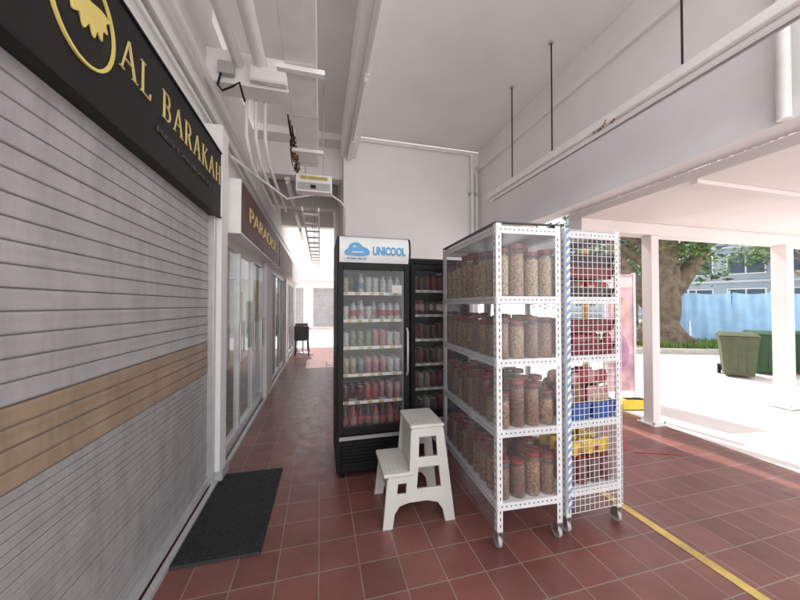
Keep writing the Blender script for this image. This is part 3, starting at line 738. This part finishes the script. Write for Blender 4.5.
place([pack(k_pink,.08,.14,.05,k_lab), pack(k_brown,.08,.15,.05), pack(k_red,.08,.13,.05)], grid(3, LV[1]+.055, .09, rows=4, y0=.07), 'pink or brown pouch standing in a blue tub behind the wire grid', 'pouches in the blue tubs')
rj = [jar(sn[3], lid_red, .17, .045, .80), jar(k_dred, lid_red, .17, .045, .80)]
place(rj, [((i+j) % 2, .075+i*.097, .07+j*.1, LV[0]+.001, random.uniform(0,6)) for j in range(4) for i in range(4)], 'short jar of dark red snacks on the lowest shelf of the grid rack', 'short jars on grid rack lowest shelf', 'jar')
place([pack(k_yel,.085,.10,.045), pack(k_yel,.085,.09,.045,k_red)], [((i+j) % 2,.07+i*.075,.07+j*.1,LV[0]+.175+random.uniform(0,.008),random.uniform(-.6,.6)) for i in range(5) for j in range(3)], 'yellow pouch standing on the short jars of the lowest grid rack shelf', 'yellow pouches on grid rack')
def tub(m, w, d, h):
    t = thing('storage_tub', None, None)
    b = MB(); b.taper((-w/2+.012,w/2-.012,-d/2+.012,d/2-.012),(-w/2,w/2,-d/2,d/2),0,h); b.f.pop(1); b.m.pop(1); b.sm.pop(1)
    b.build('body', m, t)
    r_ = MB(); r_.box(-w/2-.006,w/2+.006,-d/2-.006,-d/2,h-.012,h); r_.box(-w/2-.006,w/2+.006,d/2,d/2+.006,h-.012,h); r_.box(-w/2-.006,-w/2,-d/2,d/2,h-.012,h); r_.box(w/2,w/2+.006,-d/2,d/2,h-.012,h)
    r_.build('rim', m, t)
    return t
tub_d = M('tub_dark', (.035,.025,.025), .4, .2); tub_m = M('tub_maroon', (.17,.02,.03), .4, .2)
tb = tub(k_blue, .19, .38, .11); tb.location = (R2.x+.11, R2.y+.20, LV[1]+.001); tag(tb, 'blue plastic tub of pouches, left one on the grid rack', 'tub', 'blue tubs')
dup(tb, (R2.x+.325, R2.y+.20, LV[1]+.001), 0, 'blue plastic tub of pouches, right one on the grid rack')
def T(m, z, h, label, n=None):
    q = tub(m, .40, .40, h); q.location = (R2.x+.22, R2.y+.215, z); tag(q, label, 'tub'); return q
T(tub_d, LV[3]+.002, .06, 'low black tray holding dark pouches on the upper shelf of the grid rack')
T(tub_m, LV[3]+.125, .08, 'maroon tub resting over the pouches near the top of the grid rack')
T(tub_d, LV[3]+.207, .08, 'black shallow tub stacked on the maroon tub in the grid rack')
T(tub_m, LV[2]+.002, .08, 'low maroon tray of pouches on the middle shelf of the grid rack')
T(tub_m, LV[2]+.15, .08, 'maroon tub stacked over the middle shelf pouches of the grid rack')
place([pack(k_red,.08,.10,.05), pack(k_pink,.08,.09,.05,k_red)], [((i+j) % 2,.07+i*.075,.08+j*.12,LV[1]+.205+random.uniform(0,.01),random.uniform(-.6,.6)) for i in range(5) for j in range(2)], 'small pouch heaped above the blue tubs of the grid rack', 'heaped pouches over the blue tubs')

# ================================================================== OUTSIDE
t = thing('poster_stand', 'pink and lilac poster board standing just left of the canopy column', 'poster', (4.25, 3.85, 0), R(-8))
B(-.02,.02,-.02,.02,0,1.95).build('post', alu, t); B(.48,.52,-.02,.02,0,1.95).build('post', alu, t)
B(.021,.479,-.012,.012,.12,1.93).build('board', M('poster_lilac', (.66, .42, .46), .5, .45, 3.5), t)
me = plate(circ(.25,1.35,.16,.22), [], .004); place_mesh(me, 'printed_shape', M('poster_cream', (.72, .48, .40), .5, .35, 6), t, lambda c: Vector((c.x, -.0145-c.z, c.y)))
me = plate(circ(.24,.7,.16,.3), [], .004); place_mesh(me, 'printed_shape', M('poster_violet', (.48, .26, .40), .5, .4, 6), t, lambda c: Vector((c.x, -.0145-c.z, c.y)))
B(.03,.47,-.017,-.0125,1.72,1.88).build('printed_band', p_white, t)
t = thing('wheel_stop', 'small yellow floor ramp beside the canopy column', 'ramp', (4.06, 3.40, 0), R(-14))
MB().taper((0,.46,0,.22),(.04,.42,.05,.17),.001,.12).build('block', yellow2, t, .008); B(.1,.36,.06,.16,.1205,.124).build('grip_pad', black_pl, t)
tag(MB().tube([(3.95,3.9,0),(3.95,3.9,2.3)], .05, 12).build('yellow_post', M('ochre_paint', (.55, .33, .10), .6, .15)), 'ochre painted round post behind the grid rack', 'post')

def bin_(loc, rz, m, label):
    t = thing('wheelie_bin', label, 'bin', loc, rz, 'wheelie bins')
    mb = MB(); mb.taper((-.21,.21,-.22,.22),(-.27,.27,-.29,.29),.05,.80); mb.box(-.285,.285,-.305,.305,.78,.84); mb.build('body', m, t, .012)
    l = MB(); l.taper((-.29,.29,-.34,.30),(-.24,.24,-.25,.25),.842,.90); l.build('lid', m, t, .012)
    MB().tube([(-.26,.36,.84),(.26,.36,.84)], .016, 8).build('handle', m, t)
    for s in (-1, 1): MB().tube([(s*.22,.24,.10),(s*.27,.24,.10)], .10, 16).build('wheel', black_pl, t)
    r_ = MB()
    for x in (-.12, 0, .12): r_.taper((x-.012,x+.012,-.235,-.226),(x-.015,x+.015,-.288,-.281),.12,.76)
    r_.build('ribs', m, t)
    return t
bin_((8.30, 4.45, -.012), R(-55), green_bin, 'olive green wheelie bin left of the canopy column')
bin_((9.25, 4.50, -.012), R(-50), dgreen_bin, 'dark green wheelie bin directly behind the canopy column')
bin_((9.95, 4.20, -.012), R(-62), dgreen_bin, 'dark green wheelie bin just right of the far canopy column')

struct(MB().add([(7.6,8.0,-.006),(16,4.9,-.006),(18,8,-.006),(8.6,12,-.006)], [(0,1,2,3)]), 'soil', soil)
kb = MB()
def barm(mb, a, b, w, z0, z1, m=0):
    a = Vector((*a, 0)); b = Vector((*b, 0)); d = (b-a).normalized(); n = Vector((-d.y, d.x, 0))*w/2
    p = [a-n, b-n, b+n, a+n]
    mb.add([(q.x,q.y,z0) for q in p]+[(q.x,q.y,z1) for q in p], [(0,3,2,1),(4,5,6,7),(0,1,5,4),(1,2,6,5),(2,3,7,6),(3,0,4,7)], m)
barm(kb, (7.5,8.0), (16,4.85), .18, -.01, .14)
struct(kb, 'kerb', M('kerb_concrete', (.42, .40, .37), .9, .15, 4, .3, 30), .01)
mb = MB()
for k in range(1400):
    u = random.random(); v = random.random()
    x = 7.6+u*8.7+v*1.2-(.8 if random.random() < .15 else 0); y = 8.1-u*3.05+v*3.2-(.6 if random.random() < .12 else 0); a = random.random()*6; s_ = random.uniform(.03,.07)
    mb.add([(x,y,.0),(x+s_*math.cos(a),y+s_*math.sin(a),random.uniform(.005,.05)),(x+s_*math.cos(a+1),y+s_*math.sin(a+1),.004)], [(0,1,2)], random.randrange(3))
tag(mb.build('leaf_litter', [M('dry_leaf', (.30, .18, .08), .8, .4, 3), leafm, M('dry_leaf_pale', (.4, .3, .15), .8, .4, 3)]), 'dry fallen leaves scattered on the soil around the tree', 'leaves', kind='stuff')
mb = MB()
for k in range(9000):
    u = random.random(); v = random.random()**.8
    x = 11.2+u*11-v*.2; y = 9.5-u*4.1-v*2.0; a = random.random()*6; hh = random.uniform(.10,.30)
    if abs(x-12.2) < .8 and abs(y-8.7) < .8: continue
    mb.add([(x-.03*math.cos(a),y-.03*math.sin(a),-.005),(x+.03*math.cos(a),y+.03*math.sin(a),-.005),(x+random.uniform(-.08,.08),y+random.uniform(-.08,.08),hh)], [(0,1,2)], random.randrange(2))
tag(mb.build('grass_tufts', [M('grass_light', (.18, .28, .07), .7, .4, 3), leafm]), 'green grass along the foot of the blue hoarding', 'grass', kind='stuff')

def hoarding(a, b, label, n, h=1.95):
    a = Vector(a); b = Vector(b); L = (b-a).length; d = (b-a).normalized()
    t = thing('blue_fence', label, 'fence', (a.x, a.y, -.01), math.atan2(d.y, d.x))
    for i in range(n):
        x0 = L*i/n+.015; x1 = L*(i+1)/n-.015; vs = []; fs = []; K = 30; NZ = 5
        ph = random.random()*6
        for k in range(K+1):
            x = x0+(x1-x0)*k/K
            for z_ in range(NZ+1):
                zz = z_/NZ; y = .015*math.sin(k*.9+ph+zz*2)+.03*math.sin(k*.31+zz*4+ph); sag = .06*math.sin(PI*k/K) if z_ == NZ else 0
                vs.append((x, y, .03+(h-.03)*zz-sag))
        for k in range(K):
            for z_ in range(NZ): q = k*(NZ+1)+z_; fs.append((q, q+NZ+1, q+NZ+2, q+1))
        MB().add(vs, fs, 0, True).build('sheet', blue_tarp, t)
        MB().tube([(L*i/n,.09,0),(L*i/n,.09,h+.08)], .03, 8).build('post', alu, t)
    MB().tube([(0,.1,h-.1),(L,.1,h-.1)], .02, 6).build('rail', alu, t)
hoarding((12.9, 9.6, 0), (24, 5.4, 0), 'blue sheeting fence behind the bins and tree', 8)

def leaves(mb, c, rx, rz, n, s, nm=2):
    for _ in range(n):
        a = random.random()*2*PI; z = random.uniform(-1, 1); q = math.sqrt(1-z*z); rr = random.random()**.45
        p = Vector((c[0]+rx*rr*q*math.cos(a), c[1]+rx*rr*q*math.sin(a), c[2]+rz*rr*z))
        u = Vector((random.uniform(-1,1),random.uniform(-1,1),random.uniform(-.6,.6))).normalized()*s*random.uniform(.6,1.3)
        w = Vector((random.uniform(-1,1),random.uniform(-1,1),random.uniform(-.6,.6))); w = (w-w.project(u)).normalized()*s*.45
        mb.add([p-u, p+w, p+u, p-w], [(0,1,2,3)], random.randrange(nm))
def tree(x, y, tr_, h, cr_, label, nl, crown_z, s=.13, lean=0, fork=False):
    t = thing('tree', label, 'tree', (x, y, -.01))
    mb = MB(); pts = []; rs = []
    for i in range(13):
        f = i/12; pts.append((lean*f+.12*math.sin(f*5), .1*math.cos(f*4), h*f)); rs.append(tr_*(1.75-4.6*f if f < .12 else 1.12-.45*f)*random.uniform(.94,1.06))
    mb.tube(pts, tr_, 14, rs=rs)
    for k in range(8):
        a = k*.8+.3; mb.tube([(tr_*.6*math.cos(a),tr_*.6*math.sin(a),.6),(tr_*1.2*math.cos(a),tr_*1.2*math.sin(a),.25),(tr_*1.9*math.cos(a),tr_*1.9*math.sin(a),.08),(tr_*3.0*math.cos(a+.2),tr_*3.0*math.sin(a+.2),-.05)], .1, 8, rs=[tr_*.45,tr_*.35,tr_*.2,.03])
    if fork:
        for a, zz in ((2.7, 1.2), (-.5, 1.6)):
            mb.tube([(0,0,zz),(tr_*1.0*math.cos(a),tr_*1.0*math.sin(a),zz+.6),(tr_*2.0*math.cos(a),tr_*2.0*math.sin(a),zz+1.5),(tr_*3.4*math.cos(a),tr_*3.4*math.sin(a),zz+3)], .1, 10, rs=[tr_*.7,tr_*.55,tr_*.42,tr_*.2])
    for k in range(8):
        a = k*.8+random.random()*.5; z0 = h*random.uniform(.5,.95); L = cr_*random.uniform(.5,.9)
        mb.tube([(lean*z0/h,0,z0),(lean*z0/h+L*.5*math.cos(a),L*.5*math.sin(a),z0+L*.45),(lean*z0/h+L*math.cos(a),L*math.sin(a),z0+L*.6)], .1, 8, rs=[tr_*.35,tr_*.2,.03])
    mb.build('trunk', bark, t)
    cm = MB()
    for k in range(26):
        a = random.random()*6.28; r_ = cr_*random.random()**.5; z = crown_z+random.uniform(-.9,1.6)*cr_*.45
        leaves(cm, (lean+r_*math.cos(a), r_*math.sin(a), z), cr_*.34, cr_*.24, nl//26, s)
    cm.build('crown', [leafm, leafd], t)
    return t
tree(12.2, 8.7, .56, 5.0, 3.2, 'thick trunked tree with leafy branches beside the blue hoarding', 5200, 4.8, fork=True)
tree(17.5, 14, .25, 5, 4.0, 'leafy tree rising behind the left end of the hoarding', 3200, 4.6, .16)
tree(34, 14, .25, 5, 4.0, 'rounded tree behind the right end of the hoarding', 2400, 6.2, .18)
tree(11, 19, .25, 5, 4.5, 'tree behind the poster board and rack', 4500, 3.8, .18)
tree(6.5, 24, .25, 5, 4.5, 'distant tree farthest left behind the rack', 3500, 3.8, .2)

bd = thing('office_building', 'grey building with rows of dark windows beyond the blue hoarding', 'building', (36, 17, 0), R(-63))
B(-16,16,0,12,0,12).build('wall', far_wall, bd)
B(-16.3,16.3,-.3,12.3,12.0,12.5).build('roof', far_band, bd)
for r_ in range(4):
    B(-16,16,-.12,-.005,.4+r_*3,.6+r_*3).build('floor_band', far_band, bd)
    for c_ in range(10):
        x = -15+c_*3.1; w = B(x,x+2.3,-.06,-.004,1.1+r_*3,2.9+r_*3).build('window', alu, bd)
        B(x+.1,x+1.1,-.08,-.061,1.2+r_*3,2.8+r_*3).build('pane', far_glass, w); B(x+1.2,x+2.2,-.08,-.061,1.2+r_*3,2.8+r_*3).build('pane', far_glass, w)
b2 = thing('low_building', 'pale building closing the view at the far end of the corridor', 'building', (-4, 20, 0))
B(-8,9,0,6,0,7).build('wall', white_paint, b2)
for k in range(4):
    mb = MB()
    for q in range(16): mb.box(-6+k*3.2,-3.4+k*3.2,-.05-.01*(q % 2),-.004,.1+q*.15,.24+q*.15)
    mb.build('roller_door', shut_grey, b2)
B(-8,9,-1.0,-.004,2.9,3.1).build('awning', white_paint, b2)
for k in range(4): B(-5.8+k*3.2,-3.6+k*3.2,-.12,-.004,3.2,3.7).build('sign_panel', [p_white, p_white, beam_paint, p_white][k], b2)

tt = thing('cafe_table', 'small round table at the far end of the corridor', 'table', (-.5, 9.9, 0))
MB().lathe([(0,.72),(.25,.72),(.25,.745),(0,.745)], 20).build('table_top', conduit_grey, tt); MB().tube([(0,0,.02),(0,0,.72)], .03, 8).build('leg', alu, tt); MB().lathe([(.2,0),(.2,.015),(.03,.03)], 16).build('base', alu, tt)
def chair(loc, rz, m, label):
    t = thing('plastic_chair', label, 'chair', loc, rz, 'corridor chairs')
    B(-.2,.2,-.2,.2,.43,.45).build('seat', m, t, .008); B(-.2,.2,.18,.2,.46,.85).build('backrest', m, t, .008)
    for x in (-.17,.17):
        for y in (-.17,.17): MB().tube([(x*1.1,y*1.1,0),(x,y,.43)], .014, 6).build('leg', m, t)
ch_m = M('chair_charcoal', (.05, .05, .055), .5, .2)
chair((-.50, 9.4, 0), R(180), ch_m, 'dark grey chair in front of the small far table')
chair((-.55, 10.5, 0), R(10), ch_m, 'dark grey chair behind the small far table')

# ================================================================== LIGHT, WORLD, CAMERA
S = Vector((-.116, .569, .814)).normalized()
w = bpy.data.worlds.new('World'); scene.world = w; w.use_nodes = True
nt = w.node_tree; L_ = nt.links.new
sky = nt.nodes.new('ShaderNodeTexSky'); sky.sky_type = 'NISHITA'; sky.sun_disc = False
sky.sun_elevation = math.asin(S.z); sky.sun_rotation = math.atan2(S.x, S.y); sky.air_density = 1; sky.dust_density = 2.5
tc = nt.nodes.new('ShaderNodeTexCoord'); nz = nt.nodes.new('ShaderNodeTexNoise'); nz.inputs['Scale'].default_value = 2.5; nz.inputs['Detail'].default_value = 7
L_(tc.outputs['Generated'], nz.inputs['Vector'])
mr = nt.nodes.new('ShaderNodeMapRange'); mr.inputs[1].default_value = .35; mr.inputs[2].default_value = .6; mr.inputs[3].default_value = .5; mr.inputs[4].default_value = .95
L_(nz.outputs['Fac'], mr.inputs[0])
mx = nt.nodes.new('ShaderNodeMixRGB'); mx.inputs['Color2'].default_value = (16, 15.9, 16.1, 1)
L_(mr.outputs[0], mx.inputs['Fac']); L_(sky.outputs['Color'], mx.inputs['Color1'])
bg = nt.nodes['Background']; bg.inputs['Strength'].default_value = .15
L_(mx.outputs['Color'], bg.inputs['Color'])
sl = bpy.data.lights.new('sun', 'SUN'); sl.energy = 5; sl.angle = R(.5); sl.color = (1, .95, .89)
so = bpy.data.objects.new('sun', sl); C.objects.link(so); so.rotation_euler = S.to_track_quat('Z', 'Y').to_euler()

cam = bpy.data.cameras.new('camera'); co = bpy.data.objects.new('camera', cam); C.objects.link(co)
cam.sensor_width = 36; cam.lens = 13.95; cam.clip_start = .02; cam.clip_end = 1000
co.location = (0, 0, 1.45); co.rotation_euler = (R(90.92), 0, R(-14.47))
scene.camera = co
scene.view_settings.view_transform = 'Standard'; scene.view_settings.look = 'None'; scene.view_settings.exposure = 0
